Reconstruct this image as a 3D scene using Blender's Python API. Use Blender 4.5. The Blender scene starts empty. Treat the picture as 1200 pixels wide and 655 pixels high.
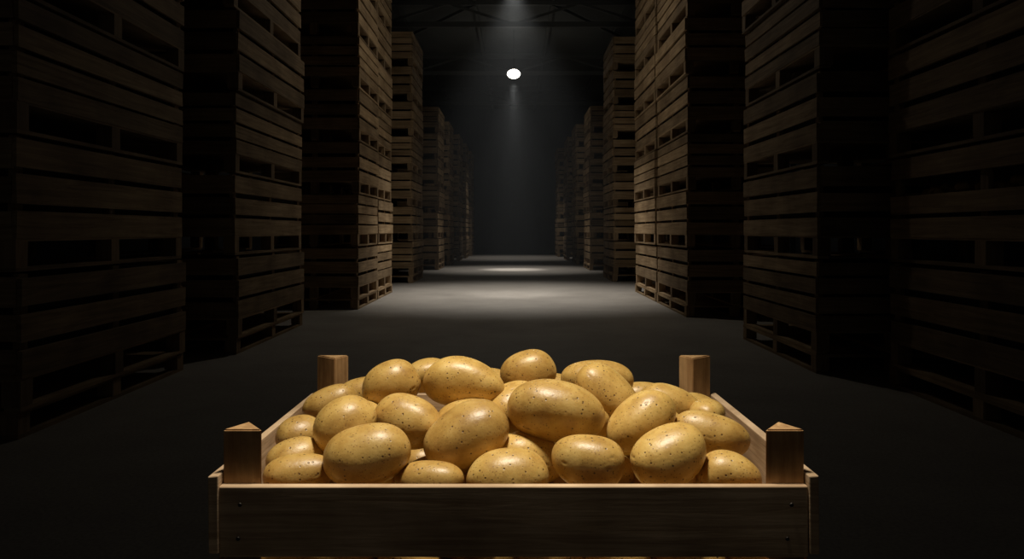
import bpy, bmesh, math, random
import numpy as np
from mathutils import Vector, Matrix, Euler, noise
random.seed(7)
S=bpy.context.scene
S.view_settings.view_transform='Standard'
S.view_settings.look='None'

# ---------------------------------------------------------------- materials
def newmat(n):
    m=bpy.data.materials.new(n); m.use_nodes=True
    nt=m.node_tree; b=nt.nodes['Principled BSDF']
    return m,nt,b
def N(nt,t,**k):
    n=nt.nodes.new(t)
    for a,v in k.items(): setattr(n,a,v)
    return n
def ramp(nt,stops):
    r=N(nt,'ShaderNodeValToRGB'); e=r.color_ramp.elements
    e[0].position,e[0].color=stops[0][0],(*stops[0][1],1)
    e[1].position,e[1].color=stops[-1][0],(*stops[-1][1],1)
    for p,c in stops[1:-1]:
        x=e.new(p); x.color=(*c,1)
    return r
def mul(nt,a,b,fac=1.0,mode='MULTIPLY'):
    m=N(nt,'ShaderNodeMix',data_type='RGBA',blend_type=mode)
    m.inputs[0].default_value=fac
    nt.links.new(a,m.inputs[6])
    if isinstance(b,tuple): m.inputs[7].default_value=b
    else: nt.links.new(b,m.inputs[7])
    return m.outputs[2]
def wood(name,dark,light,scale,rough=.75,bump=.25,var=.55,dirt=4):
    m,nt,b=newmat(name); L=nt.links.new
    tc=N(nt,'ShaderNodeTexCoord'); geo=N(nt,'ShaderNodeNewGeometry')
    add=N(nt,'ShaderNodeVectorMath',operation='ADD')
    rv=N(nt,'ShaderNodeMath',operation='MULTIPLY'); rv.inputs[1].default_value=37
    L(geo.outputs['Random Per Island'],rv.inputs[0])
    L(tc.outputs['Object'],add.inputs[0]); L(rv.outputs[0],add.inputs[1])
    mp=N(nt,'ShaderNodeMapping'); mp.inputs['Scale'].default_value=scale
    L(add.outputs[0],mp.inputs[0])
    n1=N(nt,'ShaderNodeTexNoise'); n1.inputs['Scale'].default_value=1; n1.inputs['Detail'].default_value=8
    n1.inputs['Roughness'].default_value=.65; n1.inputs['Distortion'].default_value=.6
    L(mp.outputs[0],n1.inputs['Vector'])
    r=ramp(nt,[(.3,dark),(.68,light)]); L(n1.outputs[0],r.inputs[0])
    rr=ramp(nt,[(0,(1-var,)*3),(1,(1.0,1.0,1.0))]); L(geo.outputs['Random Per Island'],rr.inputs[0])
    c=mul(nt,r.outputs[0],rr.outputs[0])
    n2=N(nt,'ShaderNodeTexNoise'); n2.inputs['Scale'].default_value=dirt; n2.inputs['Detail'].default_value=5
    L(add.outputs[0],n2.inputs['Vector'])
    r2=ramp(nt,[(.3,(.6,.57,.54)),(.6,(1,1,1))]); L(n2.outputs[0],r2.inputs[0])
    c=mul(nt,c,r2.outputs[0]); L(c,b.inputs['Base Color'])
    b.inputs['Roughness'].default_value=rough
    b.inputs['Specular IOR Level'].default_value=.25
    bp=N(nt,'ShaderNodeBump'); bp.inputs['Strength'].default_value=bump; bp.inputs['Distance'].default_value=.002
    L(n1.outputs[0],bp.inputs['Height']); L(bp.outputs[0],b.inputs['Normal'])
    return m
M_bin=wood('bin_wood',(.29,.19,.10),(.62,.45,.26),(1.2,1.2,26),var=.5,dirt=1.6)
M_binv=wood('bin_wood_upright',(.24,.155,.085),(.46,.33,.19),(26,26,1.5),var=.4,dirt=1.6)
M_crate=wood('crate_wood',(.42,.27,.15),(.82,.60,.38),(7,7,150),rough=.6,var=.10,dirt=9)
M_post=wood('crate_post_wood',(.42,.23,.095),(.72,.46,.22),(120,120,9),rough=.6,var=.12,dirt=20)
M_inner_shade=wood('bin_inner_shade',(.03,.022,.014),(.06,.045,.03),(1,1,20))  # shade inside the bins, put into a near-black colour

def concrete(name,c1,c2,rough,sc=1.0):
    m,nt,b=newmat(name); L=nt.links.new
    tc=N(nt,'ShaderNodeTexCoord')
    n1=N(nt,'ShaderNodeTexNoise'); n1.inputs['Scale'].default_value=.7*sc; n1.inputs['Detail'].default_value=9; n1.inputs['Roughness'].default_value=.7
    L(tc.outputs['Object'],n1.inputs['Vector'])
    r=ramp(nt,[(.3,c1),(.7,c2)]); L(n1.outputs[0],r.inputs[0])
    n2=N(nt,'ShaderNodeTexNoise'); n2.inputs['Scale'].default_value=45*sc; n2.inputs['Detail'].default_value=4
    L(tc.outputs['Object'],n2.inputs['Vector'])
    r2=ramp(nt,[(.35,(.8,.8,.8)),(.6,(1,1,1))]); L(n2.outputs[0],r2.inputs[0])
    L(mul(nt,r.outputs[0],r2.outputs[0]),b.inputs['Base Color'])
    b.inputs['Roughness'].default_value=rough; b.inputs['Specular IOR Level'].default_value=.35
    bp=N(nt,'ShaderNodeBump'); bp.inputs['Strength'].default_value=.15; bp.inputs['Distance'].default_value=.003
    L(n2.outputs[0],bp.inputs['Height']); L(bp.outputs[0],b.inputs['Normal'])
    return m
M_floor=concrete('floor_concrete',(.27,.25,.225),(.39,.365,.33),.62)
M_wall=concrete('wall_panel',(.08,.088,.10),(.11,.12,.135),.8,.4)
M_ceil=concrete('ceiling_sheet',(.08,.085,.08),(.11,.115,.11),.8,.4)
def plain(name,c,rough=.5,metal=0,emit=0,ec=(1,1,1)):
    m,nt,b=newmat(name)
    n=N(nt,'ShaderNodeTexNoise'); n.inputs['Scale'].default_value=12
    r=ramp(nt,[(.3,tuple(x*.8 for x in c)),(.7,c)])
    nt.links.new(n.outputs[0],r.inputs[0]); nt.links.new(r.outputs[0],b.inputs['Base Color'])
    b.inputs['Roughness'].default_value=rough; b.inputs['Metallic'].default_value=metal
    if emit:
        b.inputs['Emission Color'].default_value=(*ec,1); b.inputs['Emission Strength'].default_value=emit
    return m
M_steel=plain('steel_beam',(.10,.105,.10),.6,.2)
M_lampmetal=plain('lamp_metal',(.05,.05,.05),.4,.8)
M_bulb=plain('lamp_bulb',(.9,.9,.85),.3,0,9,(1,.94,.82))
M_nail=plain('nail_steel',(.08,.07,.06),.45,.9)

def potato_mat():
    m,nt,b=newmat('potato_skin'); L=nt.links.new
    tc=N(nt,'ShaderNodeTexCoord'); at=N(nt,'ShaderNodeAttribute',attribute_name='tint')
    sep=N(nt,'ShaderNodeSeparateColor'); L(at.outputs['Color'],sep.inputs[0])
    n1=N(nt,'ShaderNodeTexNoise'); n1.inputs['Scale'].default_value=40; n1.inputs['Detail'].default_value=8; n1.inputs['Roughness'].default_value=.62
    L(tc.outputs['Object'],n1.inputs['Vector'])
    r=ramp(nt,[(.3,(.43,.245,.06)),(.50,(.61,.39,.11)),(.70,(.73,.51,.175))]); L(n1.outputs[0],r.inputs[0])
    rt=ramp(nt,[(0,(.78,.72,.64)),(1,(1.06,1.05,1.0))]); L(sep.outputs[0],rt.inputs[0])
    c=mul(nt,r.outputs[0],rt.outputs[0])
    def specks(scale,size,col,thr):
        nonlocal c
        v=N(nt,'ShaderNodeTexVoronoi'); v.inputs['Scale'].default_value=scale; v.inputs['Randomness'].default_value=1
        L(tc.outputs['Object'],v.inputs['Vector'])
        s=N(nt,'ShaderNodeSeparateColor'); L(v.outputs['Color'],s.inputs[0])
        g=N(nt,'ShaderNodeMath',operation='GREATER_THAN'); g.inputs[1].default_value=thr; L(s.outputs[0],g.inputs[0])
        mr=N(nt,'ShaderNodeMapRange'); mr.inputs[1].default_value=size; mr.inputs[2].default_value=size*.45
        L(v.outputs['Distance'],mr.inputs[0])
        mm=N(nt,'ShaderNodeMath',operation='MULTIPLY'); L(g.outputs[0],mm.inputs[0]); L(mr.outputs[0],mm.inputs[1])
        mx=N(nt,'ShaderNodeMix',data_type='RGBA'); L(mm.outputs[0],mx.inputs[0]); L(c,mx.inputs[6]); mx.inputs[7].default_value=(*col,1)
        c=mx.outputs[2]
        return mm.outputs[0]
    specks(290,.28,(.28,.145,.04),.35)
    s2=specks(150,.21,(.11,.055,.018),.42)
    mx=N(nt,'ShaderNodeMix',data_type='RGBA'); L(sep.outputs[1],mx.inputs[0]); L(c,mx.inputs[6]); mx.inputs[7].default_value=(.16,.085,.028,1)
    L(mx.outputs[2],b.inputs['Base Color'])
    b.inputs['Roughness'].default_value=.42; b.inputs['Specular IOR Level'].default_value=.6
    b.inputs['Subsurface Weight'].default_value=.05; b.inputs['Subsurface Radius'].default_value=(.01,.005,.002)
    b.inputs['Subsurface Scale'].default_value=.5
    n3=N(nt,'ShaderNodeTexNoise'); n3.inputs['Scale'].default_value=240; n3.inputs['Detail'].default_value=5
    L(tc.outputs['Object'],n3.inputs['Vector'])
    sb=N(nt,'ShaderNodeMath',operation='SUBTRACT'); L(n3.outputs[0],sb.inputs[0]); L(s2,sb.inputs[1])
    bp=N(nt,'ShaderNodeBump'); bp.inputs['Strength'].default_value=.42; bp.inputs['Distance'].default_value=.0008
    L(sb.outputs[0],bp.inputs['Height']); L(bp.outputs[0],b.inputs['Normal'])
    return m
M_potato=potato_mat()

# ---------------------------------------------------------------- mesh helpers
class MB:
    def __init__(s): s.v=[];s.f=[];s.m=[]
    def box(s,x0,x1,y0,y1,z0,z1,mat=0,j=0.0,bev=0.0):
        o=len(s.v)
        R=lambda:random.uniform(-j,j)
        if bev<=0:
            s.v+=[(x+R(),y+R(),z+R()) for z in(z0,z1) for y in(y0,y1) for x in(x0,x1)]
            for q in((0,2,3,1),(4,5,7,6),(0,1,5,4),(2,6,7,3),(0,4,6,2),(1,3,7,5)):
                s.f.append(tuple(o+i for i in q)); s.m.append(mat)
        else:
            bm=bmesh.new(); bmesh.ops.create_cube(bm,size=1)
            for v in bm.verts: v.co=Vector(((x0+x1)/2+v.co.x*(x1-x0)+R(),(y0+y1)/2+v.co.y*(y1-y0)+R(),(z0+z1)/2+v.co.z*(z1-z0)+R()))
            bmesh.ops.bevel(bm,geom=bm.edges[:],offset=bev,segments=2,affect='EDGES',profile=.5)
            s.addbm(bm,mat)
    def addbm(s,bm,mat=0):
        o=len(s.v); bm.verts.index_update()
        s.v+=[tuple(v.co) for v in bm.verts]
        for f in bm.faces: s.f.append(tuple(o+v.index for v in f.verts)); s.m.append(mat)
        bm.free()
    def prism(s,pts,z0,z1,mat=0,bev=.0015):
        bm=bmesh.new()
        a=[bm.verts.new((x,y,z0)) for x,y in pts]; b=[bm.verts.new((x,y,z1)) for x,y in pts]
        bm.faces.new(a[::-1]); bm.faces.new(b); n=len(pts)
        for i in range(n): bm.faces.new((a[i],a[(i+1)%n],b[(i+1)%n],b[i]))
        bmesh.ops.recalc_face_normals(bm,faces=bm.faces)
        bmesh.ops.bevel(bm,geom=bm.edges[:],offset=bev,segments=2,affect='EDGES')
        s.addbm(bm,mat)
    def lathe(s,prof,mat=0,seg=32,c=(0,0,0)):
        o=len(s.v)
        for r,z in prof:
            for i in range(seg):
                a=2*math.pi*i/seg; s.v.append((c[0]+r*math.cos(a),c[1]+r*math.sin(a),c[2]+z))
        for k in range(len(prof)-1):
            for i in range(seg):
                j=(i+1)%seg; s.f.append((o+k*seg+i,o+k*seg+j,o+(k+1)*seg+j,o+(k+1)*seg+i)); s.m.append(mat)
    def mesh(s,name,mats):
        me=bpy.data.meshes.new(name); me.from_pydata(s.v,[],s.f)
        for m in mats: me.materials.append(m)
        me.polygons.foreach_set('material_index',s.m); me.update(); return me
    def obj(s,name,mats,loc=(0,0,0),smooth=False,parent=None):
        me=s.mesh(name,mats)
        if smooth: me.shade_smooth()
        o=bpy.data.objects.new(name,me); S.collection.objects.link(o); o.location=loc
        if parent: o.parent=parent
        return o

# ---------------------------------------------------------------- room shell
Y0,Y1,XW,HC=-6.0,49.6,9.0,9.2
b=MB(); b.box(-XW-.2,XW+.2,Y0,Y1+.2,-.2,0); b.obj('floor',[M_floor])
b=MB(); b.box(-XW-.2,XW+.2,Y0,Y1+.2,HC,HC+.2)
b.obj('ceiling',[M_ceil])
b=MB()
b.box(-XW,XW,Y1,Y1+.2,0,HC)
x=-XW+.2
while x<XW-.2:
    b.box(x,x+.16,Y1-.05,Y1,0,HC); x+=.42
b.obj('wall_back',[M_wall])
for nm,sx in(('wall_left',-1),('wall_right',1)):
    b=MB(); xa,xb=sorted((sx*XW,sx*(XW+.2))); b.box(xa,xb,Y0,Y1,0,HC)
    y=Y0+1
    while y<Y1-.5:
        xa,xb=sorted((sx*XW,sx*(XW-.15))); b.box(xa,xb,y,y+.2,0,HC); y+=5
    b.obj(nm,[M_wall])
# roof trusses
b=MB()
def strut(p,q,w=.04):
    p=Vector(p);q=Vector(q); d=(q-p).normalized(); u=d.cross(Vector((0,1,0)))
    if u.length<.1: u=Vector((1,0,0))
    u.normalize(); v=d.cross(u).normalized(); o=len(b.v)
    for c in(p,q):
        for s1,s2 in((-1,-1),(1,-1),(1,1),(-1,1)): b.v.append(tuple(c+u*w*s1+v*w*s2))
    for i in range(4):
        j=(i+1)%4; b.f.append((o+i,o+j,o+4+j,o+4+i)); b.m.append(0)
y=10.0
while y<Y1-1:
    b.box(-XW,XW,y-.09,y+.09,HC-.22,HC)
    b.box(-XW,XW,y-.08,y+.08,HC-.95,HC-.78)
    xx=-8.8; k=0
    while xx<8.7:
        z0,z1=(HC-.85,HC-.15) if k%2==0 else (HC-.15,HC-.85)
        strut((xx,y,z0),(xx+2.2,y,z1)); xx+=2.2;k+=1
    y+=8
for xx in(-6.5,-3.9,-1.3,1.3,3.9,6.5):
    b.box(xx-.06,xx+.06,Y0,Y1,HC-.14,HC)
for yy in (10,18,26):
    for s in(-1,1): strut((s*1.3,yy,HC-.2),(s*6.5,yy+8,HC-.2),.05)
b.obj('roof_truss',[M_steel])

# ---------------------------------------------------------------- bin stacks
def bin_stack(x,y0,y1,n,side,hole=False):
    """x = aisle-side face, stack extends outward. side=-1 left,+1 right"""
    b=MB(); W=1.7; H=1.0; L=y1-y0; t=.03; Z0=.2
    def B(x0,x1,yy0,yy1,z0,z1,mat=0,j=.004):
        if side<0: x0,x1=-x1,-x0
        b.box(x0,x1,yy0,yy1,z0,z1,mat,j)
    def base(a,c,p,q,z,h,j=.004):
        for yy in(p,(p+q)/2-.07,q-.14):
            for xx in(a,(a+c)/2-.07,c-.14):
                B(xx,xx+.14,yy,yy+.14,z+.03,z+h-.03,1,j*.5)
        for xx in(a,(a+c)/2-.06,c-.12): B(xx,xx+.12,p,q,z+.001,z+.03,0,0)
        B(a,c,p,q,z+h-.03,z+h,0,0)
    base(0,W,0,L,0,Z0)
    for k in range(n):
        z=Z0+k*H
        ox=random.uniform(-.03,.03); oy=random.uniform(-.03,.03)
        a,c=0+ox,W+ox; p,q=0+oy,L+oy
        base(a,c,p,q,z,.25)
        B(a+.075,c-.075,p+.075,q-.075,z+.251,z+(.60 if hole and k==1 else .93),2,0)  # solid inset block, coloured dark as the shaded interior seen through gaps
        for yy in(p+t,(p+q)/2-.05,q-t-.1):
            for xx in(a+t,c-t-.045): B(xx,xx+.045,yy,yy+.10,z+.251,z+.985,1)
        for xx in((a+c)/2-.05,):
            for yy in(p+t,q-t-.045): B(xx,xx+.1,yy,yy+.045,z+.251,z+.985,1)
        if hole and k==1: zs=[(.235,.18),(.45,.16),(.78,.19)]
        elif (k*7+int(y0*3))%3==0: zs=[(.235,.160),(.43,.160),(.625,.160),(.82,.15)]
        else: zs=[(.235,.205),(.495,.205),(.755,.21)]
        for z0,h in zs:
            z0+=z
            d=lambda:random.uniform(-.010,.010)
            tt=lambda:random.uniform(.0,.010)
            e=tt(); B(a-e,a+t,p+d(),q+d(),z0,z0+h+d()); B(c-t,c,p+d(),q+d(),z0,z0+h+d())
            B(a+t,c-t,p-tt(),p+t,z0+d(),z0+h+d()); B(a+t,c-t,q-t,q,z0+d(),z0+h+d())
    return b.obj('wooden_bin_stack',[M_bin,M_binv,M_inner_shade],(x,y0,0))
left=[(-3.55,5.6,8.4,7),(-3.35,9.45,12.4,8),(-2.95,14.8,16.9,8),(-2.95,17.0,19.0,8),(-2.88,22.3,24.8,7),
      (-2.85,29.6,32.1,6),(-2.75,33.6,36,6),(-2.65,38,40.4,6),(-2.55,42,44.4,6),(-2.48,46,48.6,6)]
right=[(3.65,4.7,7.6,7),(3.17,8.2,10.8,8),(2.98,13.5,16.3,8),(2.98,16.42,19.2,8),(2.9,22.9,25.4,7),
       (2.85,29.4,31.9,6),(2.75,34.4,36.9,6),(2.65,39,41.5,6),(2.5,44.5,47,6)]
for r in left: bin_stack(*r,-1)
for i,r in enumerate(right): bin_stack(*r,1,hole=(i==0))

# ---------------------------------------------------------------- lamps
def hall_lamp(x,y,z,watts,bulb=True,cone=75,col=(1,.94,.86),soft=.12,beam=0):
    e=bpy.data.objects.new('pendant_lamp',None); S.collection.objects.link(e); e.location=(x,y,z)
    b=MB()
    if bulb: b.lathe([(.0,.30),(.05,.30),(.06,.24),(.13,.21),(.15,.165),(0,.165)],0,40)
    else: b.lathe([(.0,.30),(.05,.30),(.06,.22),(.16,.18),(.29,.02),(.285,.02),(.15,.165),(0,.17)],0,40)
    b.obj('shade',[M_lampmetal],smooth=True,parent=e)
    b=MB(); b.lathe([(.008,.29),(.008,HC-z)],0,8); b.obj('cable',[M_lampmetal],parent=e)
    if bulb:
        b=MB(); b.lathe([(max(.001,.25*math.sin(t)),.0-.175*math.cos(t)) for t in [math.pi*i/16 for i in range(17)]],0,32)
        b.obj('bulb',[M_bulb],smooth=True,parent=e)
    for nm,en,cn in(('spot',watts,cone),('beam',beam,24)):
        if not en: continue
        l=bpy.data.lights.new(nm,'SPOT'); l.energy=en; l.spot_size=math.radians(cn); l.spot_blend=1; l.shadow_soft_size=soft; l.color=col
        o=bpy.data.objects.new(nm,l); S.collection.objects.link(o); o.parent=e; o.location=(0,0,-.30 if bulb else .0)
    return e
hall_lamp(0,18.4,7.6,2000,cone=76,beam=900)
hall_lamp(0,30,7.5,1000,cone=66,beam=2400)
hall_lamp(0,43,8.3,600,bulb=False)
hall_lamp(0,15.2,7.9,145,bulb=False,cone=172,col=(1,.90,.74))  # added fill lamp out of view, brightens the aisle faces of near stacks
# lamp over the crate
hall_lamp(0,.84,2.45,78,bulb=False,cone=64,col=(1,.92,.77),soft=.08)

# light dusty haze in the aisle
m=bpy.data.materials.new('dust_haze'); m.use_nodes=True; nt=m.node_tree; nt.nodes.clear()
o_=N(nt,'ShaderNodeOutputMaterial'); v=N(nt,'ShaderNodeVolumeScatter'); v.inputs['Density'].default_value=.0030; v.inputs['Anisotropy'].default_value=.1
v.inputs['Color'].default_value=(.85,.93,1,1)
nt.links.new(v.outputs[0],o_.inputs['Volume'])
b=MB(); b.box(-2.3,2.3,16,38,.05,7.3); b.obj('dust_haze',[m])

# ---------------------------------------------------------------- crates
CT=1.304; CH=CT/6
YF=.784; YB=1.184; XO=.306
def crate_mesh():
    b=MB(); t=.010; H=CH
    rim=H-.061; rim2=H-.050
    yf,yb=0,YB-YF; xi=XO-t
    for z0,z1 in((rim-.071,rim),(rim-.140,rim-.077)):
        b.box(-xi+.0005,xi-.0005,yf,yf+t,z0,z1,0,.0006,.0012)
    for z0,z1 in((rim2-.070,rim2),(rim2-.145,rim2-.088)):
        b.box(-xi+.0005,xi-.0005,yb-t,yb,z0,z1,0,.0006,.0012)
    for sx in(-1,1):
        for z0,z1 in((rim2-.078,rim2),(rim2-.150,rim2-.094)):
            x0,x1=sorted((sx*xi,sx*XO)); b.box(x0,x1,yf-.001,yb+.001,z0,z1,0,.0006,.0012)
        w=.040; xo=sx*(xi-.0005); cx=xo-sx*w/2
        b.prism([(cx-w/2,yf+t),(cx+w/2,yf+t),(cx+.004*sx,yf+t+.034)],0,H-.006,1)
        w=.048; cx=xo-sx*w/2
        b.prism([(cx-w/2,yb-t),(cx+w/2,yb-t),(cx-sx*.010,yb-t-.030)],.009,H+.009,1)
    for i in range(5):
        y=yf+t+.004+i*.0745; b.box(-xi,xi,y,y+.066,.012,.018,0,.0004)
    b.box(-xi,xi,yf+.0,yf+t,.0,.018,0); b.box(-xi,xi,yb-t,yb,.0,.018,0)
    for sx in(-1,1):
        for z in(rim-.018,rim-.052):
            bm=bmesh.new(); bmesh.ops.create_cone(bm,cap_ends=True,segments=12,radius1=.0022,radius2=.0018,depth=.001,
              matrix=Matrix.Translation((sx*(xi-.020+random.uniform(-.003,.003)),yf-.0006,z))@Matrix.Rotation(math.pi/2,4,'X'))
            b.addbm(bm,2)
    return b.mesh('wooden_crate',[M_crate,M_post,M_nail])
cm=crate_mesh()
for i in range(5,-1,-1):
    o=bpy.data.objects.new('wooden_crate',cm); S.collection.objects.link(o); o.location=(0,YF,i*CH)

# ---------------------------------------------------------------- potatoes
def ico(n):
    bm=bmesh.new(); bmesh.ops.create_icosphere(bm,subdivisions=n,radius=1)
    v=np.array([tuple(x.co) for x in bm.verts]); f=np.array([[q.index for q in p.verts] for p in bm.faces]); bm.free(); return v,f
ICO={4:ico(4),6:ico(6),3:ico(3)}
rng=np.random.default_rng(11)
def potato(store,x,y,z,L,H,ang=0,yaw=0,det=6,depth=None):
    v,f=ICO[det]; v=v.copy(); n=len(v)
    p=2.2
    r=1/np.power((np.abs(v)**p).sum(1),1/p)
    lump=np.zeros(n)
    for _ in range(5):
        d=rng.normal(size=3); d/=np.linalg.norm(d); ph=rng.uniform(0,6.28); fr=rng.uniform(1.2,2.4)
        lump+=rng.uniform(.008,.026)*np.sin(fr*(v@d)*1.6+ph)
    for _ in range(4):
        d=rng.normal(size=3); d/=np.linalg.norm(d)
        lump+=.005*np.sin(6*(v@d)+rng.uniform(0,6.28))
    eye=np.zeros(n)
    if det>=6 :
        for _ in range(8):
            d=rng.normal(size=3); d/=np.linalg.norm(d)
            e1=np.cross(d,(0,0,1.)); e1/=np.linalg.norm(e1)+1e-6; e2=np.cross(d,e1)
            a=(v@e1); c=(v@e2); fr=(v@d)>0
            g=np.exp(-((a/.08)**2+(c/.05)**2))*fr
            k=rng.uniform(.4,1.0)
            lump+=-.022*k*g; eye=np.maximum(eye,np.exp(-((a/.06)**2+(c/.028)**2))*fr*k*.9)
    P=v*(r*(1+lump))[:,None]
    taper=1+rng.uniform(-.12,.12)*v[:,0]
    dep=depth or H*rng.uniform(.95,1.12)
    P[:,1]*=taper; P[:,2]*=taper
    bend=rng.uniform(-.06,.06)
    P=P*np.array([L/2,dep/2,H/2]); P[:,2]+=bend*H*(v[:,0]**2-.33)
    R=np.array(Euler((rng.uniform(0,.3),-math.radians(ang),math.radians(yaw)),'XYZ').to_matrix())
    P=P@R.T+np.array([x,y,z])
    t=rng.uniform(0,1); C=np.zeros((n,4)); C[:,0]=t; C[:,1]=eye; C[:,3]=1
    store.append((P,f,C))
def build(store,name):
    V=[];F=[];C=[];o=0
    for P,f,c in store: V.append(P);F.append(f+o);C.append(c);o+=len(P)
    V=np.concatenate(V);F=np.concatenate(F);C=np.concatenate(C)
    me=bpy.data.meshes.new(name); me.from_pydata(V.tolist(),[],F.tolist())
    a=me.color_attributes.new('tint','FLOAT_COLOR','POINT'); a.data.foreach_set('color',C.ravel().astype(np.float32))
    me.materials.append(M_potato); me.shade_smooth()
    ob=bpy.data.objects.new(name,me); S.collection.objects.link(ob); return ob
st=[]
T=[ # x,y,z,L,H,angle,yaw
(-.233,.850,1.234,.072,.046,4,10),(-.157,.845,1.2575,.094,.064,8,8),(-.089,.84,1.231,.075,.044,0,-10),
(-.007,.842,1.234,.090,.060,0,5),(.080,.846,1.250,.080,.056,-5,-8),(.167,.850,1.255,.088,.060,24,15),
(.236,.852,1.232,.066,.052,-6,-10),(-.249,.89,1.2395,.066,.046,14,20),(-.1955,.905,1.274,.078,.062,42,10),
(-.1245,.935,1.271,.084,.060,-12,-15),(-.0535,.893,1.266,.100,.070,32,10),(.051,.915,1.287,.116,.070,-7,-4),
(.018,.905,1.238,.080,.055,-15,10),(.149,.920,1.274,.088,.058,34,15),(.232,.920,1.259,.090,.054,-12,-12),
(-.262,.955,1.250,.058,.046,0,40),(.119,.990,1.2925,.086,.060,-30,-10),(.2057,1.03,1.272,.080,.048,-14,0),
(-.0643,1.0,1.304,.106,.064,-10,-6),(-.158,1.0,1.3005,.076,.060,30,10),(.0185,1.06,1.309,.077,.056,14,10),
(.1146,1.07,1.2965,.098,.052,-4,0),(-.12,1.09,1.298,.07,.046,10,15),(-.240,1.03,1.270,.074,.050,18,15),
(-.213,1.09,1.272,.064,.048,10,0),(.247,1.0,1.264,.06,.042,-5,60),(.184,1.10,1.262,.08,.05,0,10),
(-.055,.955,1.262,.09,.06,10,20),(.08,.97,1.262,.09,.06,0,30),(.0,1.0,1.275,.08,.06,20,40),
(.17,.965,1.258,.08,.055,-10,0),(-.19,.96,1.262,.07,.055,0,30),(.05,1.12,1.270,.09,.05,0,0),(-.04,1.11,1.278,.08,.05,0,10),(.25,1.09,1.25,.07,.045,0,20)]
for r in T: potato(st,*r)
for zl in(1.126,1.162,1.200):
    yy=.826
    while yy<1.15:
        xx=-.25
        while xx<=.2501:
            potato(st,xx+random.uniform(-.008,.008),yy+random.uniform(-.004,.006),zl+random.uniform(-.005,.005)-(.016 if zl>1.19 and yy<.89 else 0),
                   .078,.05,random.uniform(-20,20),random.uniform(-25,25),det=4)
            xx+=.0714
        yy+=.058
build(st,'potatoes')
# potatoes showing at the open row of one of the big bins (right foreground)
st=[]
for i in range(40):
    potato(st,3.65+.06+random.uniform(.05,.25),4.9+i*.064,1.2+.60+.04+random.uniform(-.005,.05),.13,.085,random.uniform(-15,15),90+random.uniform(-40,40),det=3)
build(st,'potatoes_in_bin')

# ---------------------------------------------------------------- world + camera
w=bpy.data.worlds.new('World'); S.world=w; w.use_nodes=True
bg=w.node_tree.nodes['Background']; bg.inputs[0].default_value=(1,.96,.92,1); bg.inputs[1].default_value=.016
cam=bpy.data.cameras.new('camera'); co=bpy.data.objects.new('camera',cam); S.collection.objects.link(co)
co.location=(0,0,1.5); co.rotation_euler=(math.pi/2,0,0)
cam.sensor_width=36; cam.lens=27.5; cam.shift_y=-57.5/1200; cam.shift_x=-2/1200; cam.clip_start=.01; cam.clip_end=200
S.camera=co
